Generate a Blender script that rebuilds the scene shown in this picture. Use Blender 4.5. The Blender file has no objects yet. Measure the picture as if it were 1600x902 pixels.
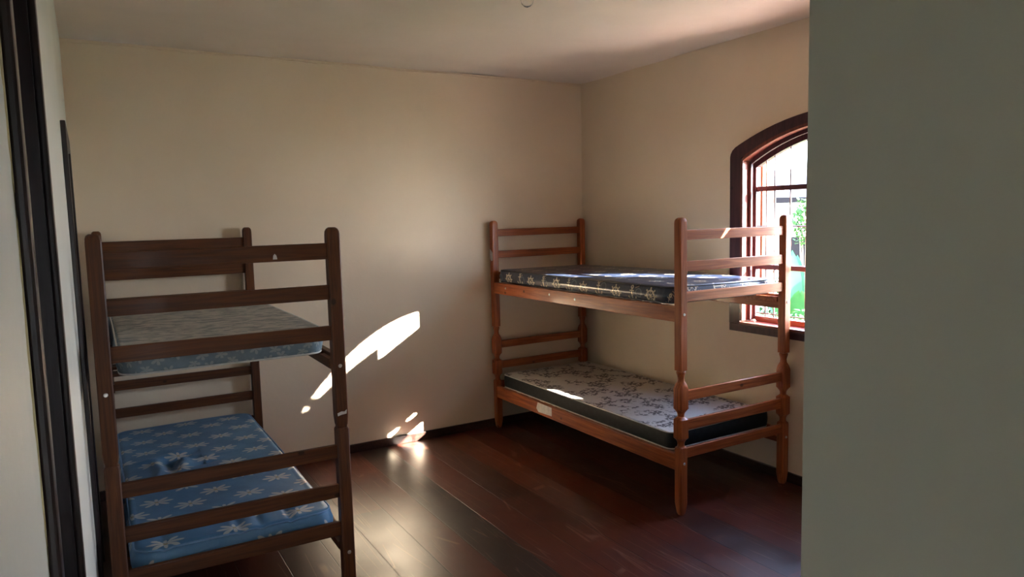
import bpy, bmesh, math, random
from mathutils import Vector, Matrix
random.seed(7)
S = bpy.context.scene
COL = S.collection
R = math.radians
PI = math.pi

# ------------------------------------------------------------------ camera
CAM = Vector((-3.630, -4.970, 1.674))
yaw, pit, rol = R(-30.403), R(-5.694), R(-1.444)
fw = Vector((-math.sin(yaw)*math.cos(pit), math.cos(yaw)*math.cos(pit), math.sin(pit)))
r0 = Vector((math.cos(yaw), math.sin(yaw), 0)); u0 = r0.cross(fw)
rr = math.cos(rol)*r0 + math.sin(rol)*u0
uu = -math.sin(rol)*r0 + math.cos(rol)*u0
cd = bpy.data.cameras.new('camera'); co = bpy.data.objects.new('camera', cd); COL.objects.link(co)
cd.sensor_width = 36; cd.lens = 1120.1/1600*36; cd.clip_start = 0.01; cd.clip_end = 400
M = Matrix((rr, uu, -fw)).transposed().to_4x4(); M.translation = CAM
co.matrix_world = M
S.camera = co

# ------------------------------------------------------------------ exposure, sky, sun
S.view_settings.view_transform = 'Standard'; S.view_settings.look = 'None'
S.view_settings.gamma = 1; S.view_settings.use_curve_mapping = False
S.view_settings.exposure = 4.1
SUN_E = 14.0
SKY = 3.2
W = bpy.data.worlds.new('sky'); S.world = W; W.use_nodes = True
nt = W.node_tree; nt.nodes.clear()
o_ = nt.nodes.new('ShaderNodeOutputWorld'); bg = nt.nodes.new('ShaderNodeBackground')
tc = nt.nodes.new('ShaderNodeTexCoord'); sx = nt.nodes.new('ShaderNodeSeparateXYZ'); cr = nt.nodes.new('ShaderNodeValToRGB')
nt.links.new(tc.outputs['Generated'], sx.inputs[0]); nt.links.new(sx.outputs['Z'], cr.inputs[0])
cr.color_ramp.elements[0].position = 0.0; cr.color_ramp.elements[0].color = (.80, .86, .92, 1)
cr.color_ramp.elements[1].position = 0.75; cr.color_ramp.elements[1].color = (.30, .48, .85, 1)
nt.links.new(cr.outputs[0], bg.inputs[0]); bg.inputs[1].default_value = SKY; nt.links.new(bg.outputs[0], o_.inputs[0])
sd = bpy.data.lights.new('sun', 'SUN'); so = bpy.data.objects.new('sun', sd); COL.objects.link(so)
sd.energy = SUN_E; sd.angle = R(0.53); sd.color = (1, .93, .82)
SUN_DIR = Vector((-.85, 1.0, -.540)).normalized()
so.rotation_euler = SUN_DIR.to_track_quat('-Z', 'Y').to_euler(); so.location = (6, -6, 5)

def portal(loc, rot, sx_, sy_):
    l = bpy.data.lights.new('daylight_portal', 'AREA'); l.shape = 'RECTANGLE'; l.size = sx_; l.size_y = sy_
    l.cycles.is_portal = True
    o = bpy.data.objects.new('daylight_portal', l); COL.objects.link(o); o.location = loc; o.rotation_euler = rot
portal((.20, -2.40, 1.60), (0, R(90), 0), 1.3, 1.4)

# ------------------------------------------------------------------ node expression helper
class G:
    def __init__(s, name):
        s.m = bpy.data.materials.new(name); s.m.use_nodes = True; s.t = s.m.node_tree
        s.b = s.t.nodes['Principled BSDF']
    def n(s, typ, **k):
        x = s.t.nodes.new(typ)
        for a, v in k.items(): setattr(x, a, v)
        return x
    def put(s, sock, v):
        if isinstance(v, bpy.types.NodeSocket): s.t.links.new(v, sock)
        elif v is not None:
            if isinstance(v, (tuple, list)) and len(v) == 3 and sock.type == 'RGBA': v = (*v, 1)
            sock.default_value = v
    def f(s, op, a, b=None, c=None, clamp=False):
        x = s.n('ShaderNodeMath', operation=op, use_clamp=clamp)
        for i, v in enumerate((a, b, c)):
            if v is not None: s.put(x.inputs[i], v)
        return x.outputs[0]
    def step(s, a, lo, hi):
        x = s.n('ShaderNodeMapRange', interpolation_type='SMOOTHSTEP'); s.put(x.inputs[0], a); s.put(x.inputs[1], lo); s.put(x.inputs[2], hi)
        return x.outputs[0]
    def mix(s, f, a, b):
        x = s.n('ShaderNodeMix', data_type='RGBA'); s.put(x.inputs[0], f); s.put(x.inputs[6], a); s.put(x.inputs[7], b); return x.outputs[2]
    def obj(s): return s.n('ShaderNodeTexCoord').outputs['Object']
    def uv(s): return s.n('ShaderNodeTexCoord').outputs['UV']
    def scale(s, v, sc, loc=(0, 0, 0), rot=(0, 0, 0)):
        x = s.n('ShaderNodeMapping'); s.put(x.inputs[0], v); x.inputs[1].default_value = loc; x.inputs[2].default_value = rot; x.inputs[3].default_value = sc
        return x.outputs[0]
    def noise(s, v, sc=5, det=3, ro=.5, dist=0):
        x = s.n('ShaderNodeTexNoise'); s.put(x.inputs['Vector'], v); x.inputs['Scale'].default_value = sc
        x.inputs['Detail'].default_value = det; x.inputs['Roughness'].default_value = ro; x.inputs['Distortion'].default_value = dist
        return x.outputs[0]
    def xyz(s, v):
        x = s.n('ShaderNodeSeparateXYZ'); s.put(x.inputs[0], v); return x.outputs
    def vec(s, a, b, c=0):
        x = s.n('ShaderNodeCombineXYZ'); s.put(x.inputs[0], a); s.put(x.inputs[1], b); s.put(x.inputs[2], c); return x.outputs[0]
    def bump(s, h, st=.3, d=.01):
        x = s.n('ShaderNodeBump'); x.inputs['Strength'].default_value = st; x.inputs['Distance'].default_value = d
        s.put(x.inputs['Height'], h); s.t.links.new(x.outputs[0], s.b.inputs['Normal'])
    def done(s, col=None, rough=.5, spec=None, coat=None, metal=None):
        s.put(s.b.inputs['Base Color'], col); s.put(s.b.inputs['Roughness'], rough)
        if spec is not None: s.put(s.b.inputs['Specular IOR Level'], spec)
        if coat is not None: s.put(s.b.inputs['Coat Weight'], coat); s.b.inputs['Coat Roughness'].default_value = .12
        if metal is not None: s.put(s.b.inputs['Metallic'], metal)
        return s.m

def plain(name, col, rough=.5, **k):
    g = G(name); n = g.noise(g.obj(), 30, 3)
    c = g.mix(g.step(n, .3, .7), tuple(x*.88 for x in col), tuple(min(1, x*1.08) for x in col))
    return g.done(c, rough, **k)

def paint(name, col, col2, rough=.42):
    g = G(name); v = g.obj()
    a = g.noise(v, 1.6, 4, .55); b = g.noise(v, 45, 3)
    c = g.mix(g.step(a, .35, .65), col, col2)
    g.bump(g.f('ADD', g.f('MULTIPLY', g.noise(v, 2.2, 3), 2.5), g.f('MULTIPLY', b, .25)), .25, .012)
    return g.done(c, g.f('ADD', g.f('MULTIPLY', b, .12), rough), spec=.4)

def wood(name, axis, dark, light, rough=.3, coat=.35, grain=1.0):
    g = G(name); v = g.obj()
    sc = [26, 26, 26]; sc['XYZ'.index(axis)] = 1.3
    w = g.noise(v, 1.7, 2)
    st = g.noise(g.scale(v, tuple(sc)), 1.5*grain, 5, .6, 1.2)
    fine = g.noise(g.scale(v, tuple(x*5 for x in sc)), 1.5, 3, .6)
    c = g.mix(g.step(st, .30, .70), dark, light)
    c = g.mix(g.f('MULTIPLY', g.step(fine, .5, .8), .35), c, tuple(x*.55 for x in dark))
    c = g.mix(g.f('MULTIPLY', g.step(w, .45, .75), .35), c, tuple(x*.6 for x in dark))
    vo = g.n('ShaderNodeTexVoronoi'); k = [3.2, 3.2, 3.2]; k['XYZ'.index(axis)] = 2.3
    g.put(vo.inputs['Vector'], g.scale(v, tuple(k), (.37, .21, .53)))
    vo.inputs['Scale'].default_value = 2.0
    kn = g.f('SUBTRACT', 1, g.step(vo.outputs['Distance'], .04, .085), clamp=True)
    c = g.mix(g.f('MULTIPLY', kn, .8), c, tuple(x*.22 for x in dark))
    g.bump(fine, .12, .003)
    return g.done(c, g.f('ADD', g.f('MULTIPLY', st, .2), rough), spec=.3, coat=coat)

# ------------------------------------------------------------------ materials
M_wall = paint('cream_wall_paint', (.775, .635, .465), (.81, .665, .495))
M_ceil = paint('cream_ceiling_paint', (.77, .67, .57), (.82, .715, .615), .6)
M_part = paint('partition_paint', (.58, .565, .46), (.61, .595, .49), .5)
M_leftw = paint('pale_wall_paint', (.72, .72, .66), (.76, .76, .70), .38)
RD, RL = (.21, .045, .012), (.46, .13, .038)
LD, LL = (.060, .0175, .005), (.135, .043, .011)
WR = {a: wood('red_pine_'+a.lower(), a, RD, RL, .30, .15) for a in 'XYZ'}
WL = {a: wood('brown_pine_'+a.lower(), a, LD, LL, .45, .03) for a in 'XYZ'}
M_mahog = {a: wood('mahogany_varnish_'+a.lower(), a, (.040, .014, .020), (.075, .026, .034), .38, .12) for a in 'XYZ'}
M_redrev = {a: wood('red_reveal_wood_'+a.lower(), a, (.12, .028, .020), (.22, .055, .035), .3, .3) for a in 'YZ'}
M_shut = wood('shutter_wood', 'Z', (.08, .018, .005), (.15, .042, .011), .6, 0)
M_darkwood = wood('dark_door_frame', 'Z', (.012, .006, .006), (.024, .011, .012), .24, .45)
M_base = wood('baseboard_wood', 'Y', (.020, .009, .007), (.045, .018, .013), .25, .5)
M_iron = plain('painted_iron', (.06, .045, .05), .45)
M_steel = plain('bolt_steel', (.62, .60, .57), .35, metal=.9)
M_paper = plain('paper_white', (.75, .72, .68), .8)
M_old = plain('old_cream_plaster', (.50, .42, .22), .8)

def floor_mat():
    g = G('polished_dark_boards'); v = g.obj(); p = g.xyz(v)
    # board joints at measured x positions: irregular widths repeating
    u = g.f('ADD', p[0], g.f('MULTIPLY', g.noise(g.vec(0, p[1], 0), .8, 1), .01))
    bw = .2133
    idx = g.f('FLOOR', g.f('DIVIDE', g.f('ADD', u, 1.835), bw))
    fr = g.f('FRACT', g.f('DIVIDE', g.f('ADD', u, 1.835), bw))
    wn = g.n('ShaderNodeTexWhiteNoise', noise_dimensions='2D')
    yi = g.f('FLOOR', g.f('DIVIDE', g.f('ADD', p[1], g.f('MULTIPLY', idx, 1.37)), 2.6))
    g.put(wn.inputs['Vector'], g.vec(idx, yi))
    rnd = wn.outputs['Value']
    st = g.noise(g.scale(v, (30, 1.6, 1)), 1.4, 5, .6, 1)
    big = g.noise(v, 1.8, 4, .6)
    red = g.mix(st, (.054, .0105, .005), (.105, .021, .009))
    drk = g.mix(st, (.018, .010, .007), (.034, .018, .012))
    isd = g.f('LESS_THAN', g.f('ABSOLUTE', g.f('ADD', idx, 1)), .5)      # the one dark board beside the light patch
    isd = g.f('MAXIMUM', isd, g.f('MULTIPLY', g.f('GREATER_THAN', rnd, .72), .6))
    c = g.mix(isd, red, drk)
    c = g.mix(g.f('MULTIPLY', g.step(big, .45, .7), .5), c, (.022, .009, .006))
    gapx = g.f('MINIMUM', fr, g.f('SUBTRACT', 1, fr))
    gap = g.f('SUBTRACT', 1, g.step(gapx, .006, .016), clamp=True)
    c = g.mix(g.f('MULTIPLY', gap, .75), c, (.010, .005, .004))
    # scratches: thin lines of stretched noise at several angles
    sc = None
    for a, k in ((25, 1), (-38, 2), (68, 3), (9, 4), (-64, 5)):
        vo = g.n('ShaderNodeTexVoronoi', feature='DISTANCE_TO_EDGE')
        g.put(vo.inputs['Vector'], g.scale(v, (5.0, .35, 1), (k*3.1, k*1.7, 0), (0, 0, R(a)))); vo.inputs['Scale'].default_value = 1.0
        l = g.f('SUBTRACT', 1, g.step(vo.outputs['Distance'], .003, .008), clamp=True)
        l = g.f('MULTIPLY', l, g.step(g.noise(g.scale(v, (1, 1, 1), (k*2.3, k, 0)), 2.6, 2), .52, .60))
        sc = l if sc is None else g.f('MAXIMUM', sc, l)
    c = g.mix(g.f('MULTIPLY', sc, .45), c, (.26, .14, .09))
    dust = g.step(g.noise(v, 75, 2), .80, .83)
    c = g.mix(g.f('MULTIPLY', dust, .15), c, (.25, .2, .15))
    ro = g.f('MULTIPLY', g.noise(v, 6, 3, .5), .22)
    h = g.f('SUBTRACT', g.f('MULTIPLY', g.noise(g.scale(v, (9, 1.5, 1)), 1, 3), .5), g.f('MULTIPLY', gap, .9))
    g.bump(h, .35, .004)
    return g.done(c, g.f('ADD', ro, .22), spec=.5)
M_floor = floor_mat()

def cell(g, v, s, stagger=.5, jit=.0):
    """local coordinates (in cell units, centred) and the cell index of a brick grid of pitch s = (sx, sy)"""
    p = g.xyz(v); b = g.f('DIVIDE', p[1], s[1]); j = g.f('FLOOR', b)
    a = g.f('ADD', g.f('DIVIDE', p[0], s[0]), g.f('MULTIPLY', g.f('MODULO', g.f('ABSOLUTE', j), 2), stagger)); i = g.f('FLOOR', a)
    lx = g.f('MULTIPLY', g.f('SUBTRACT', g.f('SUBTRACT', a, i), .5), s[0]); ly = g.f('MULTIPLY', g.f('SUBTRACT', g.f('SUBTRACT', b, j), .5), s[1])
    if jit:
        wn = g.n('ShaderNodeTexWhiteNoise', noise_dimensions='2D'); g.put(wn.inputs['Vector'], g.vec(i, j)); q = g.xyz(wn.outputs['Color'])
        lx = g.f('ADD', lx, g.f('MULTIPLY', g.f('SUBTRACT', q[0], .5), jit)); ly = g.f('ADD', ly, g.f('MULTIPLY', g.f('SUBTRACT', q[1], .5), jit))
    return lx, ly, i, j

def star(g, lx, ly, rad, n, phase=0., thin=.55):
    r = g.f('SQRT', g.f('ADD', g.f('MULTIPLY', lx, lx), g.f('MULTIPLY', ly, ly)))
    a = g.f('ARCTAN2', ly, lx)
    k = g.f('ABSOLUTE', g.f('COSINE', g.f('ADD', g.f('MULTIPLY', a, n/2), phase)))
    k = g.f('POWER', k, thin)
    return g.step(g.f('SUBTRACT', g.f('MULTIPLY', k, rad), r), 0, rad*.10), r

def blue_daisy():
    g = G('blue_daisy_ticking'); v = g.uv()
    lx, ly, i, j = cell(g, v, (.255, .125), .5, .035)
    ly2 = g.f('MULTIPLY', ly, 1.15)
    r = g.f('SQRT', g.f('ADD', g.f('MULTIPLY', lx, lx), g.f('MULTIPLY', ly2, ly2)))
    a = g.f('ARCTAN2', ly2, lx)
    k = g.f('POWER', g.f('ABSOLUTE', g.f('COSINE', g.f('MULTIPLY', a, 4))), .72)
    # the two vertical petals are short
    vert = g.f('ABSOLUTE', g.f('SINE', a))
    k = g.f('MULTIPLY', k, g.f('SUBTRACT', 1, g.f('MULTIPLY', g.f('POWER', vert, 6), .35)))
    fl = g.step(g.f('SUBTRACT', g.f('MULTIPLY', k, .072), r), 0, .006)
    core = g.step(r, .006, .011)
    fl = g.f('MULTIPLY', fl, core)
    n = g.noise(v, 9, 3)
    base = g.mix(g.step(n, .3, .7), (.065, .185, .34), (.10, .25, .43))
    weave = g.noise(g.scale(v, (40, 300, 1)), 1.5, 2)
    base = g.mix(g.f('MULTIPLY', weave, .3), base, (.05, .15, .29))
    c = g.mix(g.f('MULTIPLY', fl, .9), base, (.56, .56, .52))
    c = g.mix(g.f('SUBTRACT', 1, core, clamp=True), c, (.38, .30, .14))
    g.bump(g.f('ADD', g.f('MULTIPLY', g.noise(g.scale(v, (9, 3, 1)), 1.6, 3), 1.0), weave), .22, .006)
    return g.done(c, .42, spec=.5)

def nautical():
    g = G('navy_nautical_print'); v = g.uv()
    v = g.scale(v, (.70, .70, 1), (-.0065, .03, 0))
    lx, ly, i, j = cell(g, v, (.150, .112), 0, .012)
    od = g.f('MODULO', g.f('ABSOLUTE', g.f('ADD', i, j)), 2)
    r = g.f('SQRT', g.f('ADD', g.f('MULTIPLY', lx, lx), g.f('MULTIPLY', ly, ly)))
    a = g.f('ARCTAN2', ly, lx)
    def ring(r_, R0, w): return g.f('SUBTRACT', 1, g.step(g.f('ABSOLUTE', g.f('SUBTRACT', r_, R0)), w*.6, w), clamp=True)
    rim = ring(r, .022, .0045)
    spk = g.f('MULTIPLY', g.step(g.f('ABSOLUTE', g.f('COSINE', g.f('MULTIPLY', a, 4))), .86, .94), g.f('SUBTRACT', 1, g.step(r, .034, .037), clamp=True))
    hub = g.f('SUBTRACT', 1, g.step(r, .006, .008), clamp=True)
    wheel = g.f('MAXIMUM', g.f('MAXIMUM', rim, spk), hub)
    # anchor: shank, stock, ring and curved arms
    shank = g.f('MULTIPLY', g.f('LESS_THAN', g.f('ABSOLUTE', ly), .0028), g.f('LESS_THAN', g.f('ABSOLUTE', lx), .026))
    stock = g.f('MULTIPLY', g.f('LESS_THAN', g.f('ABSOLUTE', ly), .013), g.f('LESS_THAN', g.f('ABSOLUTE', g.f('SUBTRACT', lx, .016)), .0025))
    arms = g.f('MULTIPLY', ring(g.f('SQRT', g.f('ADD', g.f('MULTIPLY', ly, ly), g.f('POWER', g.f('ADD', lx, .004), 2))), .023, .0045), g.f('LESS_THAN', lx, -.008))
    ey = g.f('SQRT', g.f('ADD', g.f('MULTIPLY', ly, ly), g.f('POWER', g.f('SUBTRACT', lx, .031), 2)))
    eye = ring(ey, .006, .003)
    anc = g.f('MAXIMUM', g.f('MAXIMUM', shank, stock), g.f('MAXIMUM', arms, eye))
    motif = g.f('ADD', g.f('MULTIPLY', wheel, od), g.f('MULTIPLY', anc, g.f('SUBTRACT', 1, od)))
    # small ropes and shells between them
    mx, my, i2, j2 = cell(g, g.scale(v, (1, 1, 1), (.068, .03, 0)), (.150, .112), .5, .02)
    rope = ring(g.f('SQRT', g.f('ADD', g.f('MULTIPLY', mx, mx), g.f('MULTIPLY', my, my))), .017, .003)
    bars = g.f('MULTIPLY', g.f('GREATER_THAN', g.f('SINE', g.f('MULTIPLY', g.f('ADD', mx, g.f('MULTIPLY', my, .4)), 520)), .45), g.f('LESS_THAN', g.f('ABSOLUTE', g.f('SUBTRACT', my, .012)), .012))
    bars = g.f('MULTIPLY', bars, g.f('LESS_THAN', g.f('ABSOLUTE', g.f('SUBTRACT', mx, .034)), .016))
    base = g.mix(g.noise(v, 26, 3), (.010, .017, .040), (.022, .034, .075))
    wv = g.step(g.noise(g.scale(v, (30, 160, 1)), 1.0, 2), .5, .7)
    base = g.mix(g.f('MULTIPLY', wv, .3), base, (.06, .09, .12))
    c = g.mix(g.f('MULTIPLY', rope, .35), base, (.25, .33, .36))
    c = g.mix(g.f('MULTIPLY', bars, .7), c, (.42, .33, .26))
    c = g.mix(g.f('MULTIPLY', motif, .9), c, (.62, .56, .43))
    g.bump(g.noise(g.scale(v, (5, 14, 1)), 1.0, 3), .12, .01)
    return g.done(c, .30, spec=.5, coat=.35)

def dark_floral():
    g = G('beige_floral_ticking'); v = g.uv()
    base = g.mix(g.noise(v, 60, 3), (.50, .45, .40), (.60, .55, .50))
    cl = g.step(g.noise(v, 6.5, 2), .47, .53)
    lx, ly, i, j = cell(g, g.n_warp(v), (.075, .062), .5, .03) if hasattr(g, 'n_warp') else cell(g, v, (.088, .074), .5, .04)
    s1, r = star(g, lx, ly, .044, 5, .6, .8)
    lx2, ly2, _, _ = cell(g, g.scale(v, (1, 1, 1), (.03, .02, 0), (0, 0, .5)), (.046, .040), .5, .022)
    s2, _ = star(g, lx2, ly2, .016, 3, .2, 1.0)
    core = g.step(r, .004, .006)
    m = g.f('MULTIPLY', g.f('MAXIMUM', g.f('MULTIPLY', s1, core), g.f('MULTIPLY', s2, .8)), cl)
    # petals shaded by veins
    m = g.f('MULTIPLY', m, g.f('ADD', .55, g.f('MULTIPLY', g.noise(v, 120, 2), .8)), clamp=True)
    c = g.mix(m, base, (.040, .018, .018))
    g.bump(g.noise(g.scale(v, (6, 6, 1)), 1.6, 3), .25, .01)
    return g.done(c, .55, spec=.4)

def grey_mottle():
    g = G('grey_mottled_ticking'); v = g.uv()
    n = g.noise(g.scale(v, (1, 2.0, 1)), 11, 5, .65, .8)
    c = g.mix(g.step(n, .42, .60), (.46, .42, .37), (.20, .21, .20))
    m = g.noise(g.scale(v, (1, 2, 1), (3, 1, 0)), 34, 3, .6)
    c = g.mix(g.f('MULTIPLY', g.step(m, .55, .7), .6), c, (.40, .37, .33))
    return g.done(c, .7)

def blue_grey_side():
    g = G('blue_grey_floral_border'); v = g.uv()
    base = g.mix(g.noise(v, 24, 4), (.10, .14, .17), (.20, .26, .30))
    lx, ly, i, j = cell(g, v, (.07, .05), .5, .03)
    s1, r = star(g, lx, ly, .026, 5, .3, .8)
    c = g.mix(g.f('MULTIPLY', s1, .6), base, (.38, .40, .38))
    return g.done(c, .6)

def dark_green_side():
    g = G('dark_green_brocade'); v = g.uv()
    lx, ly, i, j = cell(g, v, (.06, .045), .5, .02)
    s1, r = star(g, lx, ly, .024, 7, .3, .8)
    c = g.mix(g.f('MULTIPLY', s1, .35), (.005, .009, .010), (.014, .024, .026))
    return g.done(c, .5, spec=.3)
M_daisy, M_naut, M_flor, M_mott, M_bgs, M_dgs = blue_daisy(), nautical(), dark_floral(), grey_mottle(), blue_grey_side(), dark_green_side()
M_pipeW = plain('cream_piping', (.62, .60, .54), .6)
M_pipeB = plain('blue_piping', (.16, .30, .50), .45)
M_pipeD = plain('dark_piping', (.02, .025, .03), .5)

# ------------------------------------------------------------------ mesh helpers
def link(name, bm, mat, parent=None, smooth=False, autos=None):
    me = bpy.data.meshes.new(name); bm.normal_update(); bm.to_mesh(me); bm.free()
    for m in (mat if isinstance(mat, (list, tuple)) else [mat]): me.materials.append(m)
    if smooth: me.polygons.foreach_set('use_smooth', [True]*len(me.polygons))
    if autos is not None and smooth:
        me.set_sharp_from_angle(angle=R(autos))
    o = bpy.data.objects.new(name, me); COL.objects.link(o)
    if parent: o.parent = parent
    return o
def tag(o, label, cat, group=None):
    o['label'] = label; o['category'] = cat
    if group: o['group'] = group
    return o
def struct(o, label=None):
    o['kind'] = 'structure'
    if label: o['label'] = label
    return o
def empty(name, loc=(0, 0, 0), rz=0):
    o = bpy.data.objects.new(name, None); COL.objects.link(o); o.location = loc; o.rotation_euler = (0, 0, rz); o.empty_display_size = .1
    return o
def box(bm, x0, x1, y0, y1, z0, z1, bev=0, mat=0):
    vs = [bm.verts.new((x, y, z)) for x in (x0, x1) for y in (y0, y1) for z in (z0, z1)]
    F = [(0, 1, 3, 2), (4, 6, 7, 5), (0, 4, 5, 1), (2, 3, 7, 6), (0, 2, 6, 4), (1, 5, 7, 3)]
    fs = [bm.faces.new([vs[i] for i in f]) for f in F]
    for f in fs: f.material_index = mat
    if bev:
        es = list({e for f in fs for e in f.edges})
        r = bmesh.ops.bevel(bm, geom=es, offset=bev, segments=2, profile=.6, affect='EDGES')
    return vs
def cyl(bm, p0, p1, r, seg=12, r1=None):
    p0, p1 = Vector(p0), Vector(p1); d = p1-p0
    m = Matrix.Translation((p0+p1)/2) @ d.to_track_quat('Z', 'Y').to_matrix().to_4x4()
    bmesh.ops.create_cone(bm, cap_ends=True, segments=seg, radius1=r, radius2=r if r1 is None else r1, depth=d.length, matrix=m)
def quadstrip(bm, A, B):
    for i in range(len(A)-1): bm.faces.new((A[i], A[i+1], B[i+1], B[i]))

# ------------------------------------------------------------------ room shell
H, WX, YF = 2.766, 3.693, -4.40
PX = -2.88                      # face of the partition beside the camera
YC, HW, ZS, ZA, SILL = -2.40, .655, 2.010, 2.181, 1.0     # window opening
def arch(y, hw=HW, zs=ZS, za=ZA):
    t = min(1, abs(y-YC)/hw); return za-(za-zs)*t*t
T = .13                         # wall thickness at the window

def holed_wall(name, mat, axis_x, thick, y0, y1, z1, openings):
    """wall in the plane x = axis_x running along y; openings = (ya, yb, zlo, top function)"""
    bm = bmesh.new(); xs = (axis_x, axis_x+thick)
    ys = {y0, y1}
    for ya, yb, zl, tf in openings:
        n = 24 if tf(ya) != tf((ya+yb)/2) else 1
        for i in range(n+1): ys.add(ya+(yb-ya)*i/n)
    ys = sorted(ys)
    def quad(pts): bm.faces.new([bm.verts.new(p) for p in pts])
    for a, b in zip(ys, ys[1:]):
        m = (a+b)/2; op = next((o for o in openings if o[0] < m < o[1]), None)
        spans = [((0, 0), (z1, z1))] if op is None else [((0, 0), (op[2], op[2])), ((op[3](a), op[3](b)), (z1, z1))]
        for (la, lb), (ha, hb) in spans:
            if ha-la < 1e-6: continue
            for x in xs: quad([(x, a, la), (x, b, lb), (x, b, hb), (x, a, ha)])
        if op:
            quad([(xs[0], a, op[3](a)), (xs[0], b, op[3](b)), (xs[1], b, op[3](b)), (xs[1], a, op[3](a))])
            if op[2] > 0: quad([(xs[0], a, op[2]), (xs[0], b, op[2]), (xs[1], b, op[2]), (xs[1], a, op[2])])
    for ya, yb, zl, tf in openings:
        for y in (ya, yb): quad([(xs[0], y, zl), (xs[1], y, zl), (xs[1], y, tf(y)), (xs[0], y, tf(y))])
    for y in (y0, y1): quad([(xs[0], y, 0), (xs[1], y, 0), (xs[1], y, z1), (xs[0], y, z1)])
    quad([(xs[0], y0, z1), (xs[1], y0, z1), (xs[1], y1, z1), (xs[0], y1, z1)])
    bmesh.ops.remove_doubles(bm, verts=bm.verts, dist=1e-5); bmesh.ops.recalc_face_normals(bm, faces=bm.faces)
    return struct(link(name, bm, mat))

holed_wall('wall_right', M_wall, 0, T, YF-.15, 0.15, H, [(YC-HW, YC+HW, SILL-.056, arch)])
C = CAM.y
D1 = (C+.93, C+1.54); D2 = (C+3.36, C+4.04)
DZ1, DZ2 = 2.45, 2.03
holed_wall('wall_left', M_leftw, -WX, -.14, -7.2, 0.15, H, [(D1[0], D1[1], 0, lambda y: DZ1), (D2[0], D2[1], 0, lambda y: DZ2)])
def wallbox(name, *a, mat=M_wall):
    bm = bmesh.new(); box(bm, *a); return struct(link(name, bm, mat))
wallbox('wall_back', -WX, 0, 0, .15, 0, H)
wallbox('wall_front', PX+.14, 0, YF-.15, YF, 0, H)
wallbox('wall_partition', PX, PX+.14, -7.2, YF, 0, H, mat=M_part)
bm = bmesh.new(); box(bm, -WX, -3.335, -7.2, -7.05, 0, H); box(bm, -3.285, PX, -7.2, -7.05, 0, H); box(bm, -3.335, -3.285, -7.2, -7.05, 2.1, H)
struct(link('wall_end', bm, M_part))          # unseen wall behind the camera; narrow gap added to let daylight onto the partition
wallbox('floor', -WX-.14, T, -7.2, .15, -.10, 0, mat=M_floor)
# ceiling: plaster with slow waves
bm = bmesh.new(); nx, ny = 60, 110
grid = [[None]*(ny+1) for _ in range(nx+1)]
for i in range(nx+1):
    for j in range(ny+1):
        x = -WX-.14+(WX+.14+T)*i/nx; y = -7.2+7.35*j/ny
        w = .006*math.sin(x*2.3+.4)*math.sin(y*2.1)+.004*math.sin(x*5.1+y*3.3)+.003*math.sin(y*7.7-x*2)
        grid[i][j] = bm.verts.new((x, y, H+w))
for i in range(nx):
    for j in range(ny): bm.faces.new((grid[i][j], grid[i][j+1], grid[i+1][j+1], grid[i+1][j]))
box(bm, -WX-.14, T, -7.2, .15, H+.02, H+.12)
struct(link('ceiling', bm, M_ceil, smooth=False))
# thin plaster bead along the top of the back wall
bm = bmesh.new(); prev = None
for i in range(61):
    x = -WX+.01+(WX-.02)*i/60; z = H-.016+.003*math.sin(x*9)+random.uniform(-.0015, .0015); t = .004+.002*math.sin(x*4)
    ring = [bm.verts.new(p) for p in ((x, 0, z-t), (x, -.005, z), (x, 0, z+t))]
    if prev:
        bm.faces.new((prev[0], prev[1], ring[1], ring[0])); bm.faces.new((prev[1], prev[2], ring[2], ring[1]))
    prev = ring
struct(link('trim_1', bm, M_wall))

# baseboards
def baseboard(name, x0, x1, y0, y1, side):
    bm = bmesh.new(); box(bm, x0, x1, y0, y1, 0, .062, .004); return struct(link(name, bm, M_base))
baseboard('baseboard_back', -WX, -.001, -.016, 0, 0)
baseboard('baseboard_right', -.016, 0, YF, -.016, 0)
baseboard('baseboard_front', PX+.14, -.016, YF, YF+.016, 0)

# ------------------------------------------------------------------ window
win = struct(empty('window_1', (0, YC, SILL)), 'arched mahogany window with iron bars in the right wall')
win.location = (0, 0, 0)
def arch_path(hw, zs, za, zb, n=28, corner=0.0):
    """points (y, z) from bottom of the far jamb, over the arch, to the bottom of the near jamb"""
    pts = [(YC+hw, zb), (YC+hw, zs-corner)]
    if corner:
        for k in range(1, 5):
            a = PI/2*k/5; pts.append((YC+hw-corner*.9*(1-math.cos(a)), zs-corner+corner*math.sin(a)*1.15))
    for i in range(n+1):
        t = 1-2*i/n; y = YC+t*(hw-(corner*.9 if corner else 0)); tt = t
        pts.append((y, za-(za-(zs+(corner*.25 if corner else 0)))*tt*tt))
    if corner:
        for k in range(4, 0, -1):
            a = PI/2*k/5; pts.append((YC-hw+corner*.9*(1-math.cos(a)), zs-corner+corner*math.sin(a)*1.15))
    pts += [(YC-hw, zs-corner), (YC-hw, zb)]
    return pts
def arch_band(bm, inner, outer, x0, x1):
    """solid band between two open paths with equal numbers of points, from x0 to x1"""
    rows = []
    for (yi, zi), (yo, zo) in zip(inner, outer):
        rows.append([bm.verts.new(p) for p in ((x0, yi, zi), (x0, yo, zo), (x1, yo, zo), (x1, yi, zi))])
    for a, b in zip(rows, rows[1:]):
        for k in range(4): bm.faces.new((a[k], a[(k+1) % 4], b[(k+1) % 4], b[k]))
    bm.faces.new(rows[0]); bm.faces.new(rows[-1][::-1])
    bmesh.ops.recalc_face_normals(bm, faces=bm.faces)
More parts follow.
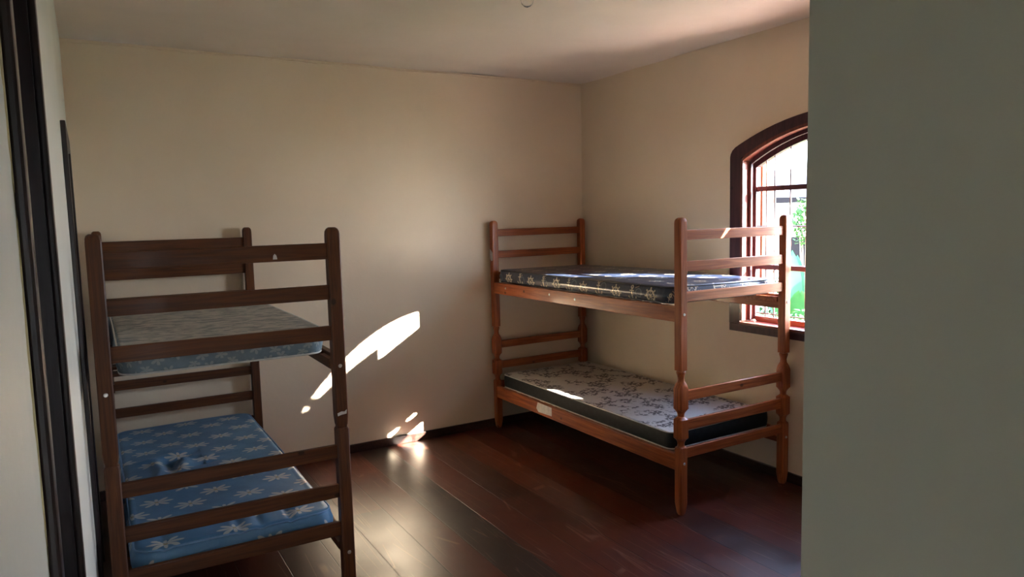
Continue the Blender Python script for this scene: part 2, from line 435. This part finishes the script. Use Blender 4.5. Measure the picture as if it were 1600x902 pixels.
# flat outer casing with a bead at its inner edge, and bottom board
bm = bmesh.new()
def same(h1, z1, a1, h2, z2, a2, zb, n=28):
    A, B = [(YC+h1, zb)], [(YC+h2, zb)]
    for i in range(n+1):
        t = math.sin(PI/2*(1-2*i/n))
        e = abs(t)**2
        A.append((YC+t*h1, a1-(a1-z1)*e))
        # rounded shoulder on the outer path
        y = YC+t*h2; z = a2-(a2-z2)*e
        c_ = .045; q_ = (abs(t)*h2-(h2-c_))/c_
        if q_ > 0: z -= c_*.9*(1-math.sqrt(max(0, 1-q_*q_)))
        B.append((y, z))
    A.append((YC-h1, zb)); B.append((YC-h2, zb)); return A, B
inn, out = same(HW, ZS, ZA, .752, 2.062, 2.243, .9455)
arch_band(bm, inn, out, -.022, 0)
box(bm, -.022, 0, YC-.752, YC+.752, .895, .945, .003)
link('casing', bm, M_mahog['Z'], win)
bm = bmesh.new(); inn, out = same(HW, ZS, ZA, .685, 2.030, 2.204, .9505); arch_band(bm, inn, out, -.034, -.022); box(bm, -.034, -.0222, YC-.685, YC+.685, .935, .950, .003)
link('casing_moulding', bm, M_mahog['Z'], win)
# jamb and head lining of the reveal
bm = bmesh.new(); inn, out = same(HW-.018, ZS-.018, ZA-.018, HW, ZS, ZA, SILL-.03); arch_band(bm, inn, out, -.034, .072); link('reveal_lining', bm, M_redrev['Z'], win)
bm = bmesh.new(); inn, out = same(HW-.040, ZS-.040, ZA-.040, HW-.018, ZS-.018, ZA-.018, SILL-.03); arch_band(bm, inn, out, .020, .034); link('inner_stop', bm, M_mahog['Z'], win)
bm = bmesh.new(); inn, out = same(HW-.036, 1.950, 2.115, HW, ZS, ZA, SILL-.03); arch_band(bm, inn, out, .072, .110); link('outer_frame', bm, M_mahog['Z'], win)
bm = bmesh.new(); box(bm, -.036, .14, YC-HW, YC+HW, SILL-.055, SILL-.038, .004); box(bm, .068, .118, YC-HW+.04, YC+HW-.04, SILL-.0375, SILL-.004, .003)
link('window_sill', bm, M_redrev['Y'], win)
# iron grille: one bar a part
XG = .090
ybars = [-1.848]+[-1.912-.117*k for k in range(9)]
for y in ybars:
    bm = bmesh.new(); cyl(bm, (XG, y, SILL-.01), (XG, y, arch(y)-.05), .005, 10); link('grille_bar', bm, M_iron, win, True, 40)
for z, r in ((1.574, .005), (1.015, .004)):
    bm = bmesh.new(); cyl(bm, (XG-.004, YC-HW+.03, z), (XG-.004, YC+HW-.03, z), r, 10); link('grille_crossbar', bm, M_iron, win, True, 40)
bm = bmesh.new(); box(bm, XG-.014, XG+.016, YC-HW+.03, YC+HW-.03, 1.797, 1.828, .003); link('transom_bar', bm, M_mahog['Y'], win)
bm = bmesh.new(); box(bm, XG-.016, XG+.014, YC-HW+.03, YC+HW-.03, 1.300, 1.332, .003); link('middle_rail', bm, M_mahog['Y'], win)
# shutters: boards with grooves on a frame; the far leaf stands wide open, the near one almost closed
def shutter(hinge, ang, width, za_, zb_):
    bm = bmesh.new(); n = 5
    for k in range(n):
        a, b = width*k/n+.003, width*(k+1)/n-.003; t0, t1 = a/width, b/width
        top = lambda t: zb_-(zb_-za_)*(1-t)**2
        vs = box(bm, a, b, -.010, .010, SILL+.05, top(t1))
        for v_ in vs:
            if v_.co.z > 1.5: v_.co.z = top(t0 if v_.co.x < (a+b)/2 else t1)
    box(bm, .01, width-.01, .010, .026, SILL+.12, SILL+.20, .003); box(bm, .01, width-.01, .010, .026, za_-.28, za_-.20, .003)
    o = link('shutter', bm, M_shut, win); o.location = hinge; o.rotation_euler = (0, 0, ang); return o
shutter((.135, YC+HW-.02, 0), R(33.0), .60, 1.96, 2.10)
shutter((.126, YC-HW-.012, 0), R(80), .62, 1.957, 2.08)

# ------------------------------------------------------------------ doors in the left wall
def doorway(n, d, z1, prot, tw, label, leafx=-.10):
    e = struct(empty('door_%d' % n, (0, 0, 0)), label)
    bm = bmesh.new(); x0 = -WX
    # frame: lining and face trim with rounded nose
    for y0, y1 in ((d[0], d[0]+.02), (d[1]-.02, d[1])): box(bm, x0-.14, x0, y0, y1, 0, z1)
    box(bm, x0-.14, x0, d[0], d[1], z1-.02, z1)
    link('door_lining', bm, M_darkwood, e)
    for y0, y1 in ((d[0]-tw, d[0]+.005), (d[1]-.005, d[1]+tw)):
        bm = bmesh.new(); box(bm, x0, x0+prot, y0, y1, 0, z1+tw, .004); link('door_casing', bm, M_darkwood, e)
    bm = bmesh.new(); box(bm, x0, x0+prot, d[0]+.005, d[1]-.005, z1-.005, z1+tw, .004); link('head_casing', bm, M_darkwood, e)
    bm = bmesh.new(); box(bm, x0+leafx-.03, x0+leafx, d[0]+.022, d[1]-.022, .006, z1-.022, .003)
    for a, b in ((.12, .95), (1.08, z1-.15)): box(bm, x0+leafx, x0+leafx+.008, d[0]+.12, d[1]-.12, a, b, .004)
    lf = link('door_leaf', bm, M_darkwood, e)
    bm = bmesh.new(); cyl(bm, (x0+leafx, d[0]+.07, 1.02), (x0+leafx+.035, d[0]+.07, 1.02), .009); cyl(bm, (x0+leafx+.032, d[0]+.07, 1.02), (x0+leafx+.032, d[0]+.17, 1.02), .008)
    link('door_handle', bm, M_steel, lf, True, 40)
    return e
e1 = doorway(1, D1, DZ1, .0125, .03, 'dark varnished door frame nearest the camera in the left wall')
doorway(2, D2, DZ2, .018, .06, 'dark door frame in the left wall behind the brown bunk bed')
# ragged strip of old cream plaster beside the nearest frame
bm = bmesh.new(); prev = None
for k in range(241):
    z = .02+2.6*k/240; w = .018+.010*math.sin(z*3.1)+.007*math.sin(z*17+1)+random.uniform(-.005, .005)
    a = [bm.verts.new((-WX+dx, y, z)) for dx, y in ((.0002, D1[0]-.03-w), (.0014, D1[0]-.03-w+.002), (.0014, D1[0]-.030))]
    if prev:
        quadstrip(bm, prev, a)
    prev = a
link('old_plaster_edge', bm, M_old, e1)

# ------------------------------------------------------------------ bunk beds
def post_mesh(bm, x, y, prof, n=32):
    """prof: (z, half width, roundness 0 square .. 1 circle)"""
    rings = []
    for z, h, rd in prof:
        ring = []
        for k in range(n):
            a = 2*PI*(k+.5)/n; c, s = math.cos(a), math.sin(a)
            q = h/max(abs(c), abs(s)); q = min(q, h*1.30)      # chamfered square
            r = q*(1-rd)+h*rd
            ring.append(bm.verts.new((x+c*r, y+s*r, z)))
        rings.append(ring)
    for a, b in zip(rings, rings[1:]):
        for k in range(n): bm.faces.new((a[k], a[(k+1) % n], b[(k+1) % n], b[k]))
    bm.faces.new(rings[0][::-1]); bm.faces.new(rings[-1])

def bunk(name, label, loc, rz, L, Wd, HB, slats, rails, mats, turned, h=.026):
    e = tag(empty(name, loc, rz), label, 'bunk bed', 'pine bunk beds')
    xs = (0, Wd); ys = (0, -L); j = .815
    top = [(HB-.030, h, 0), (HB-.016, h*.98, .15), (HB-.006, h*.86, .5), (HB, h*.55, .8)]
    for iy, y in enumerate(ys):
        for ix, x in enumerate(xs):
            if turned:
                h2 = h*1.22
                pr = [(0, h*.60, .6), (.012, h*.8, .4), (.07, h, 0), (.375, h, 0), (.385, h*.98, .2), (.392, h*.80, .9), (.405, h*.72, 1), (.418, h*.80, 1), (.428, h*.95, .7),
                      (.440, h2, .1), (.545, h2, .1), (.553, h*.95, .6), (.560, h*.74, 1), (.570, h*.72, 1), (.580, h*.78, 1), (.592, h*1.0, .6), (.605, h2, .1), (.715, h2, .1), (.738, h*1.05, .35), (.750, h*.92, .8),
                      (.758, h*.78, 1), (.775, h*.70, 1), (.790, h*.80, 1), (.800, h*.92, .9), (.808, h*.95, .8), (j, h*.84, .9), (j+.003, h, 0)]
            else:
                pr = [(0, h*.86, .2), (.008, h, 0), (j-.012, h, 0), (j-.004, h*.93, .2), (j-.002, h*.84, .3), (j+.004, h*.84, .3), (j+.012, h*.92, .2), (j+.05, h, 0)]
            bm = bmesh.new(); post_mesh(bm, x, y, pr+top)
            p = link('post', bm, mats['Z'], e, True, 28)
            # bolt heads at the side rails
            sgn = -1 if ix == 0 else 1
            for z0, z1 in rails:
                bm = bmesh.new(); zz = (z0+z1)/2
                sy = 1 if iy == 0 else -1
                cyl(bm, (x, y+sy*(h-.001), zz), (x, y+sy*(h+.004), zz), .0085, 14, .0065); link('bolt', bm, M_steel, p, True, 40)
    for iy, y in enumerate(ys):
        for si, (z0, z1) in enumerate(slats):
            if not turned and iy == 1 and si == 0: z0 -= .007
            if not turned and iy == 0 and si == 1: z1 += .012
            bm = bmesh.new(); box(bm, .02, Wd-.02, y-.011, y+.011, z0, z1, .004); link('end_slat', bm, mats['X'], e)
    for z0, z1 in rails:
        for sx_, x in ((-1, 0), (1, Wd)):
            bm = bmesh.new(); box(bm, x-.013+sx_*.008, x+.013+sx_*.008, -L+.02, -.02, z0, z1, .003)
            rl = link('side_rail', bm, mats['Y'], e)
            # ledge strip inside that carries the base boards
        bm = bmesh.new()
        for k in range(11):
            yy = -.20-(L-.42)*k/10; box(bm, .012, Wd-.012, yy-.035, yy+.035, z1-.014, z1-.002)
        box(bm, .008, .03, -L+.03, -.03, z1-.045, z1-.014); box(bm, Wd-.03, Wd-.008, -L+.03, -.03, z1-.045, z1-.014)
        link('base_boards', bm, mats['X'], e)
    return e

red = bunk('bunk_bed', 'reddish pine bunk bed with turned lower posts under the window', (-.903, -.061, 0), R(.183), 2.05, .84, 1.648,
     [(1.527, 1.582), (1.357, 1.413), (1.192, 1.247), (.643, .701), (.477, .537), (.321, .377)], [(1.083, 1.170), (.252, .342)], WR, True)
brn = bunk('bunk_bed', 'dark brown pine bunk bed with plain square posts against the left wall', (-3.590, .006-.055, 0), R(-.78), 1.99, .849, 1.651,
     [(1.528, 1.587), (1.355, 1.415), (1.185, 1.245), (.682, .739), (.512, .570), (.345, .405)], [(1.040, 1.114), (.225, .315)], WL, False)

def small(parent, name, mat, x0, x1, y0, y1, z0, z1, rot=None):
    bm = bmesh.new(); box(bm, x0, x1, y0, y1, z0, z1, min(x1-x0, y1-y0, z1-z0)*.2); return link(name, bm, mat, parent)

# ------------------------------------------------------------------ mattresses
def mattress(name, label, x0, x1, y0, y1, z0, z1, mtop, mside, mpipe, rc=.06, re=.022, bulge=.006, disp=None, sidefrom=.35, rz=0, pivot=None):
    bm = bmesh.new(); uvl = bm.loops.layers.uv.new('UVMap')
    cx, cy = (x0+x1)/2, (y0+y1)/2; hx, hy = (x1-x0)/2, (y1-y0)/2; h = z1-z0
    NS, NL, NC = 40, 110, 7
    def loop(ins, z, rcx):
        a, b = max(hx-ins, .001), max(hy-ins, .001); r = max(min(rcx, a, b), .0005); pts = []
        def seg(p, q, n):
            for i in range(n): pts.append((p[0]+(q[0]-p[0])*i/n, p[1]+(q[1]-p[1])*i/n))
        def arc(c, a0):
            for i in range(NC):
                t = a0+PI/2*i/NC; pts.append((c[0]+r*math.cos(t), c[1]+r*math.sin(t)))
        seg((a, -b+r), (a, b-r), NL); arc((a-r, b-r), 0)
        seg((a-r, b), (-a+r, b), NS); arc((-a+r, b-r), PI/2)
        seg((-a, b-r), (-a, -b+r), NL); arc((-a+r, -b+r), PI)
        seg((-a+r, -b), (a-r, -b), NS); arc((a-r, -b+r), 1.5*PI)
        return pts
    prof = []   # (inset, z, flat distance outward, is side)
    d = 0
    prof.append((.10, z0, 0)); prof.append((re, z0, 0))
    for k in range(1, 5):
        a = PI/2*k/5; prof.append((re*(1-math.sin(a)), z0+re*(1-math.cos(a)), 0))
    for k in range(0, 7):
        t = k/6; prof.append((-bulge*math.sin(PI*t), z0+re+(h-2*re)*t, 0))
    for k in range(1, 6):
        a = PI/2*k/5; prof.append((re*(1-math.cos(a)), z1-re+re*math.sin(a), 0))
    nside = len(prof)
    for ins in [re+.006, re+.012]+[re+.012+.0125*q for q in range(1, 40)]:
        if ins < hx-.002: prof.append((ins, z1, 0))
    prof.append((hx-.0008, z1, 0))
    # outward arc length measured from the top edge
    flat = [0]*len(prof)
    for k in range(nside-2, -1, -1):
        flat[k] = flat[k+1]+math.hypot(prof[k][0]-prof[k+1][0], prof[k][1]-prof[k+1][1])
    rings = []; uvs = []
    for k, (ins, z, _) in enumerate(prof):
        pts = loop(ins, z, max(rc-ins, .004)); ref = loop(prof[nside-1][0], z, max(rc-prof[nside-1][0], .004))
        ring = []; uvr = []
        for (px, py), (qx, qy) in zip(pts, ref):
            zz = z; X, Y = cx+px, cy+py
            if disp and k >= nside-6:
                w = 1 if k >= nside else (k-(nside-6))/6
                zz += disp(X, Y)*w
            ring.append(bm.verts.new((X, Y, zz)))
            if k >= nside: uvr.append((X, Y))
            else:
                # outward normal of the perimeter
                nx_ = qx-max(-hx+rc, min(hx-rc, qx)); ny_ = qy-max(-hy+rc, min(hy-rc, qy)); l = math.hypot(nx_, ny_) or 1
                uvr.append((cx+qx+nx_/l*flat[k], cy+qy+ny_/l*flat[k]))
        rings.append(ring); uvs.append(uvr)
    n = len(rings[0])
    for k in range(len(rings)-1):
        for i in range(n):
            i2 = (i+1) % n
            f = bm.faces.new((rings[k][i], rings[k][i2], rings[k+1][i2], rings[k+1][i])); f.smooth = True
            f.material_index = 1 if k < nside-2 else 0
            for lp, uvv in zip(f.loops, (uvs[k][i], uvs[k][i2], uvs[k+1][i2], uvs[k+1][i])): lp[uvl].uv = uvv
    for ring, uvr in ((rings[0][::-1], uvs[0][::-1]), (rings[-1], uvs[-1])):
        f = bm.faces.new(ring); f.smooth = True
        for lp, uvv in zip(f.loops, uvr): lp[uvl].uv = uvv
    o = link(name, bm, [mtop, mside]); o['label'] = label; o['category'] = 'mattress'; o['group'] = 'mattresses on the bunk beds'
    # piping along the upper and lower edges
    for zz, kk in ((z1-re*.25, 1), (z0+re*.25, 0)):
        bm = bmesh.new(); pts = loop(re*.22, zz, rc); P = []
        for px, py in pts:
            X, Y = cx+px, cy+py; P.append(Vector((X, Y, zz+(disp(X, Y) if disp and kk else 0))))
        rings2 = []
        for i, p in enumerate(P):
            t = (P[(i+1) % n]-P[i-1]).normalized(); s = t.cross(Vector((0, 0, 1))).normalized(); u = s.cross(t)
            rings2.append([bm.verts.new(p+(s*math.cos(a)+u*math.sin(a))*.0042) for a in (2*PI*q/6 for q in range(6))])
        for i in range(n):
            A, B = rings2[i], rings2[(i+1) % n]
            for q in range(6): bm.faces.new((A[q], A[(q+1) % 6], B[(q+1) % 6], B[q]))
        link('piping', bm, mpipe, o, True)
    if rz:
        o.rotation_euler = (0, 0, rz); c = Vector(pivot); o.location = c-Matrix.Rotation(rz, 3, 'Z') @ c
    return o

def bumpf(cx, cy, sx_, sy_, a): return lambda x, y: a*math.exp(-((x-cx)/sx_)**2-((y-cy)/sy_)**2)
def d_blue(x, y):
    z = .004*math.sin(x*9+1)*math.sin(y*5)
    for (cx, cy, s1, s2, a) in ((-3.35, -.95, .035, .10, -.028), (-3.41, -.95, .03, .08, .014), (-3.28, -.98, .03, .08, .016), (-3.22, -.90, .05, .03, -.012), (-3.33, -.70, .06, .08, .010),
                                (-2.93, -1.30, .04, .035, -.018), (-2.93, -1.23, .03, .03, .010)):
        z += a*math.exp(-((x-cx)/s1)**2-((y-cy)/s2)**2)
    for (cx, cy, ax, ay, L_, a) in ((-3.36, -.80, .9, .45, .22, .010), (-3.30, -.86, .75, .65, .16, -.012), (-3.24, -.92, .98, .2, .25, .009), (-3.40, -1.05, .3, .95, .18, .010), (-3.33, -.93, .55, -.8, .10, -.014), (-3.30, -1.0, .1, 1, .14, .012), (-3.20, -1.02, .95, .3, .16, -.008), (-3.45, -.85, .9, -.1, .12, .008), (-3.0, -1.22, .9, -.4, .16, .010), (-2.92, -1.16, .6, -.7, .08, -.010)):
        u = (x-cx)*ax+(y-cy)*ay; w = -(x-cx)*ay+(y-cy)*ax
        z += a*math.exp(-(u/L_)**2*2-(w/.018)**2)
    if y < -1.75:   # pulled quilting folds near the foot edge
        for fx in (-3.46, -3.18, -3.10, -2.98): z -= .010*math.exp(-((x-fx)/.012)**2)*min(1, (-1.75-y)/.12)
    z -= .008*math.exp(-((y+1.55)/.25)**2)
    return z
mattress('mattress', 'blue mattress with white daisies on the lower bunk of the dark brown bed', -3.572, -2.800, -2.000, -.085, .320, .442, M_daisy, M_daisy, M_pipeB, .07, .03, .008, d_blue)
mattress('mattress', 'thin grey mottled mattress with pale piping on the upper bunk of the dark brown bed', -3.572, -2.795, -1.975, -.085, 1.116, 1.233, M_mott, M_bgs, M_pipeW, .07, .024, .006,
         lambda x, y: .003*math.sin(x*7)*math.sin(y*4)-.006*math.exp(-((y+1.9)/.3)**2))
mattress('mattress', 'shiny navy mattress printed with ship wheels and anchors, on the red bed\'s upper bunk', -.905, -.075, -2.040, -.115, 1.172, 1.268, M_naut, M_naut, M_pipeD, .05, .026, .005,
         lambda x, y: .004*math.sin(x*6)*math.sin(y*3+1)+.006*math.exp(-((y+1.0)/.5)**2))
mattress('mattress', 'beige floral mattress with dark green sides on the red bed\'s lower bunk', -.895, -.075, -2.030, -.125, .344, .445, M_flor, M_dgs, M_pipeW, .045, .014, .003,
         lambda x, y: .003*math.sin(x*7)*math.sin(y*4+1))

# ------------------------------------------------------------------ marks on the beds
def chip(parent, mat, name, pts, nrm, t=.0008):
    """small irregular flake: polygon pts in 3D extruded by t along nrm"""
    bm = bmesh.new(); a = [bm.verts.new(p) for p in pts]; b = [bm.verts.new(Vector(p)+Vector(nrm)*t) for p in pts]; n = len(a)
    bm.faces.new(a); bm.faces.new(b[::-1])
    for i in range(n): bm.faces.new((a[i], a[(i+1) % n], b[(i+1) % n], b[i]))
    bmesh.ops.recalc_face_normals(bm, faces=bm.faces)
    return link(name, bm, mat, parent)
L2 = -1.99
yf = L2-.0262
chip(brn, M_paper, 'paint_mark', [(.828, yf, .878), (.845, yf, .884), (.858, yf, .882), (.868, yf, .890), (.866, yf, .872), (.845, yf, .870), (.829, yf, .866)], (0, -1, 0))
ys_ = L2-.0112
chip(brn, M_paper, 'tape_scrap', [(.607, ys_, 1.531), (.609, ys_, 1.546), (.615, ys_, 1.553), (.621, ys_, 1.546), (.624, ys_, 1.531)], (0, -1, 0))
# bolts on the outer faces of the red bed
bx = -.0262
chip(red, M_paper, 'sticker', [(bx, -.022, 1.40), (bx, .020, 1.43), (bx, .022, 1.36), (bx, .004, 1.335), (bx, -.020, 1.34)], (-1, 0, 0))
rx_ = -.0212
chip(red, M_paper, 'paper_label', [(rx_, -.62, .338), (rx_, -.80, .336), (rx_, -.80, .275), (rx_, -.63, .268), (rx_, -.60, .29)], (-1, 0, 0), .0006)
for yy, zz in ((-.20, 1.135), (-.80, 1.135), (-1.10, 1.128)):
    bm = bmesh.new(); cyl(bm, (rx_, yy, zz), (rx_-.004, yy, zz), .009, 14, .006); link('bolt', bm, M_steel, red, True, 40)

# ------------------------------------------------------------------ ceiling bulb
BX, BY = -1.84, -2.12
e = tag(empty('light_bulb', (BX, BY, H)), 'clear glass light bulb in a ceiling socket at the top edge of the picture', 'light bulb')
g = G('clear_bulb_glass'); g.b.inputs['Transmission Weight'].default_value = 1; M_glass = g.done((1, 1, 1), .03)
def lathe(bm, prof, n=24, c=(0, 0)):
    rings = []
    for r_, z in prof: rings.append([bm.verts.new((c[0]+r_*math.cos(2*PI*k/n), c[1]+r_*math.sin(2*PI*k/n), z)) for k in range(n)])
    for a, b in zip(rings, rings[1:]):
        for k in range(n): bm.faces.new((a[k], a[(k+1) % n], b[(k+1) % n], b[k]))
    bm.faces.new(rings[0][::-1]); bm.faces.new(rings[-1]); bmesh.ops.recalc_face_normals(bm, faces=bm.faces)
bm = bmesh.new(); lathe(bm, [(.05, .008), (.05, -.006), (.028, -.016), (.022, -.05), (.02, -.055)]); link('socket', bm, plain('white_porcelain', (.7, .68, .62), .3), e, True, 35)
bm = bmesh.new(); lathe(bm, [(.013, -.056), (.014, -.066), (.022, -.083), (.029, -.10), (.030, -.115), (.026, -.132), (.015, -.143), (.004, -.147)]); link('bulb_glass', bm, M_glass, e, True, 60)

# ------------------------------------------------------------------ outside
GZ = -.35
g = G('garden_grass'); v = g.obj(); c = g.mix(g.step(g.noise(v, 8, 4), .35, .65), (.02, .05, .012), (.06, .10, .03)); g.bump(g.noise(v, 40, 3), .6, .05); M_grass = g.done(c, .85)
bm = bmesh.new(); box(bm, T+.01, 30, -20, 22, GZ-.2, GZ); struct(link('ground', bm, M_grass))
bm = bmesh.new(); box(bm, T+.01, 1.7, -9, 6, GZ, GZ+.03); struct(link('bounce_patio', bm, plain('pinkish_bounce_tile', (.58, .44, .36), .8)))  # added paving, pale and pinkish to bounce warm sunlight up to the ceiling
def leafmat(name, a, b):
    g = G(name); c = g.mix(g.noise(g.obj(), 7, 2), a, b); g.b.inputs['Subsurface Weight'].default_value = 0
    return g.done(c, .6, spec=.12)
M_leaf1 = leafmat('bright_leaf', (.014, .048, .010), (.036, .09, .020)); M_leaf2 = leafmat('deep_leaf', (.006, .024, .009), (.02, .05, .02)); M_bark = plain('bark', (.16, .11, .07), .9)
def bush(name, label, c, rad, n, size, mat, stem_h, sq=1.0, cat='shrub'):
    e = tag(empty(name, (c[0], c[1], GZ)), label, cat)
    bm = bmesh.new(); rnd = random.Random(int(c[0]*31+c[1]*17))
    for _ in range(n):
        while True:
            p = Vector([rnd.uniform(-1, 1) for _ in range(3)])
            if .25 < p.length < 1: break
        pos = Vector((p.x*rad, p.y*rad, stem_h+rad*sq*(1+p.z)))
        if pos.z < .01: pos.z = .01
        q = Matrix.Rotation(rnd.uniform(0, 2*PI), 3, 'Z') @ Matrix.Rotation(rnd.uniform(-1.1, 1.1), 3, 'X'); s = size*rnd.uniform(.6, 1.3)
        pts = [(0, 0, 0), (.28, .35, .05), (.2, .75, .03), (0, 1, -.06), (-.2, .75, .03), (-.28, .35, .05)]
        vs = [bm.verts.new(pos+q @ (Vector(t)*s)) for t in pts]; bm.faces.new(vs[:4]); bm.faces.new([vs[0]]+vs[3:])
    link('foliage', bm, mat, e)
    bm = bmesh.new()
    for k in range(5):
        a = 2*PI*k/5; cyl(bm, (0, 0, 0), (rad*.5*math.cos(a), rad*.5*math.sin(a), stem_h+rad*sq), .02, 6, .008)
    link('stem', bm, M_bark, e)
    return e
bush('leafy_shrub', 'bright green leafy shrub outside the window, low behind the bars', (2.5, -.25, 0), .62, 1700, .07, M_leaf1, .05, .80)
bush('leafy_shrub', 'bushy dark green shrub outside the window, farther back', (4.6, 1.7, 0), .8, 1500, .09, M_leaf2, .1, .75)
bush('slender_tree', 'slender light green tree outside the window beside the partition edge', (6.2, 2.50, 0), .22, 800, .07, M_leaf1, 1.40, 1.9, 'tree')
# broad-leaved plant (banana-like)
e = tag(empty('broad_leaved_plant', (3.55, .62, GZ)), 'broad-leaved green plant standing outside the window', 'plant')
bm = bmesh.new(); rnd = random.Random(5)
for k in range(13):
    a = 2*PI*k/13+rnd.uniform(-.2, .2); L_ = rnd.uniform(.7, 1.05); lift = rnd.uniform(1.15, 1.65); prev = None
    for i in range(9):
        t = i/8; rad_ = L_*.6*t; z = .35+lift*t-.55*t*t*L_; w = .11*math.sin(PI*min(1, t*.93+.05))**.7
        cc = Vector((rad_*math.cos(a), rad_*math.sin(a), z)); s = Vector((-math.sin(a), math.cos(a), 0))*w
        row = [bm.verts.new(cc-s+Vector((0, 0, .03))), bm.verts.new(cc), bm.verts.new(cc+s+Vector((0, 0, .03)))]
        if prev: quadstrip(bm, prev, row)
        prev = row
link('leaves', bm, leafmat('broad_leaf', (.007, .040, .014), (.022, .075, .022)), e, True)
bm = bmesh.new(); cyl(bm, (0, 0, 0), (0, 0, .5), .05, 10, .03); link('stem', bm, M_bark, e)
# neighbour house with pale wall and eaves
M_hw = plain('pale_render', (.72, .72, .70), .8); M_tile = plain('grey_roof_sheet', (.03, .033, .036), .8, spec=0.05); M_fascia = plain('dark_fascia', (.004, .004, .005), .9, spec=0.0)
e = tag(empty('neighbour_house', (10.2, 5.0, GZ-.55), R(-14)), 'pale neighbouring house with dark-edged eaves seen through the window', 'house')
bm = bmesh.new(); box(bm, -2, 4, 0, 5, 0, 2.75); link('house_wall', bm, M_hw, e)
bm = bmesh.new()
vs = [bm.verts.new(p) for p in ((-2.5, -.6, 2.75), (4.5, -.6, 2.75), (4.5, 2.5, 3.5), (-2.5, 2.5, 3.5), (4.5, 5.6, 2.75), (-2.5, 5.6, 2.75))]
vt = [bm.verts.new(v.co+Vector((0, 0, .08))) for v in vs]
bm.faces.new((vs[0], vs[1], vs[2], vs[3])); bm.faces.new((vs[3], vs[2], vs[4], vs[5])); bm.faces.new((vt[0], vt[1], vt[2], vt[3])); bm.faces.new((vt[3], vt[2], vt[4], vt[5]))
for a, b in ((0, 1), (1, 2), (2, 4), (4, 5), (5, 3), (3, 0)): bm.faces.new((vs[a], vs[b], vt[b], vt[a]))
bmesh.ops.recalc_face_normals(bm, faces=bm.faces); link('roof', bm, M_tile, e)
bm = bmesh.new(); box(bm, -2.5, 4.5, -.64, -.60, 2.72, 2.83, .005); link('fascia', bm, M_fascia, e)
for k in range(2):
    bm = bmesh.new(); box(bm, -1.2+k*2.6, -.1+k*2.6, -.03, 0, .9, 2.0, .01); link('window_frame', bm, M_fascia, e)
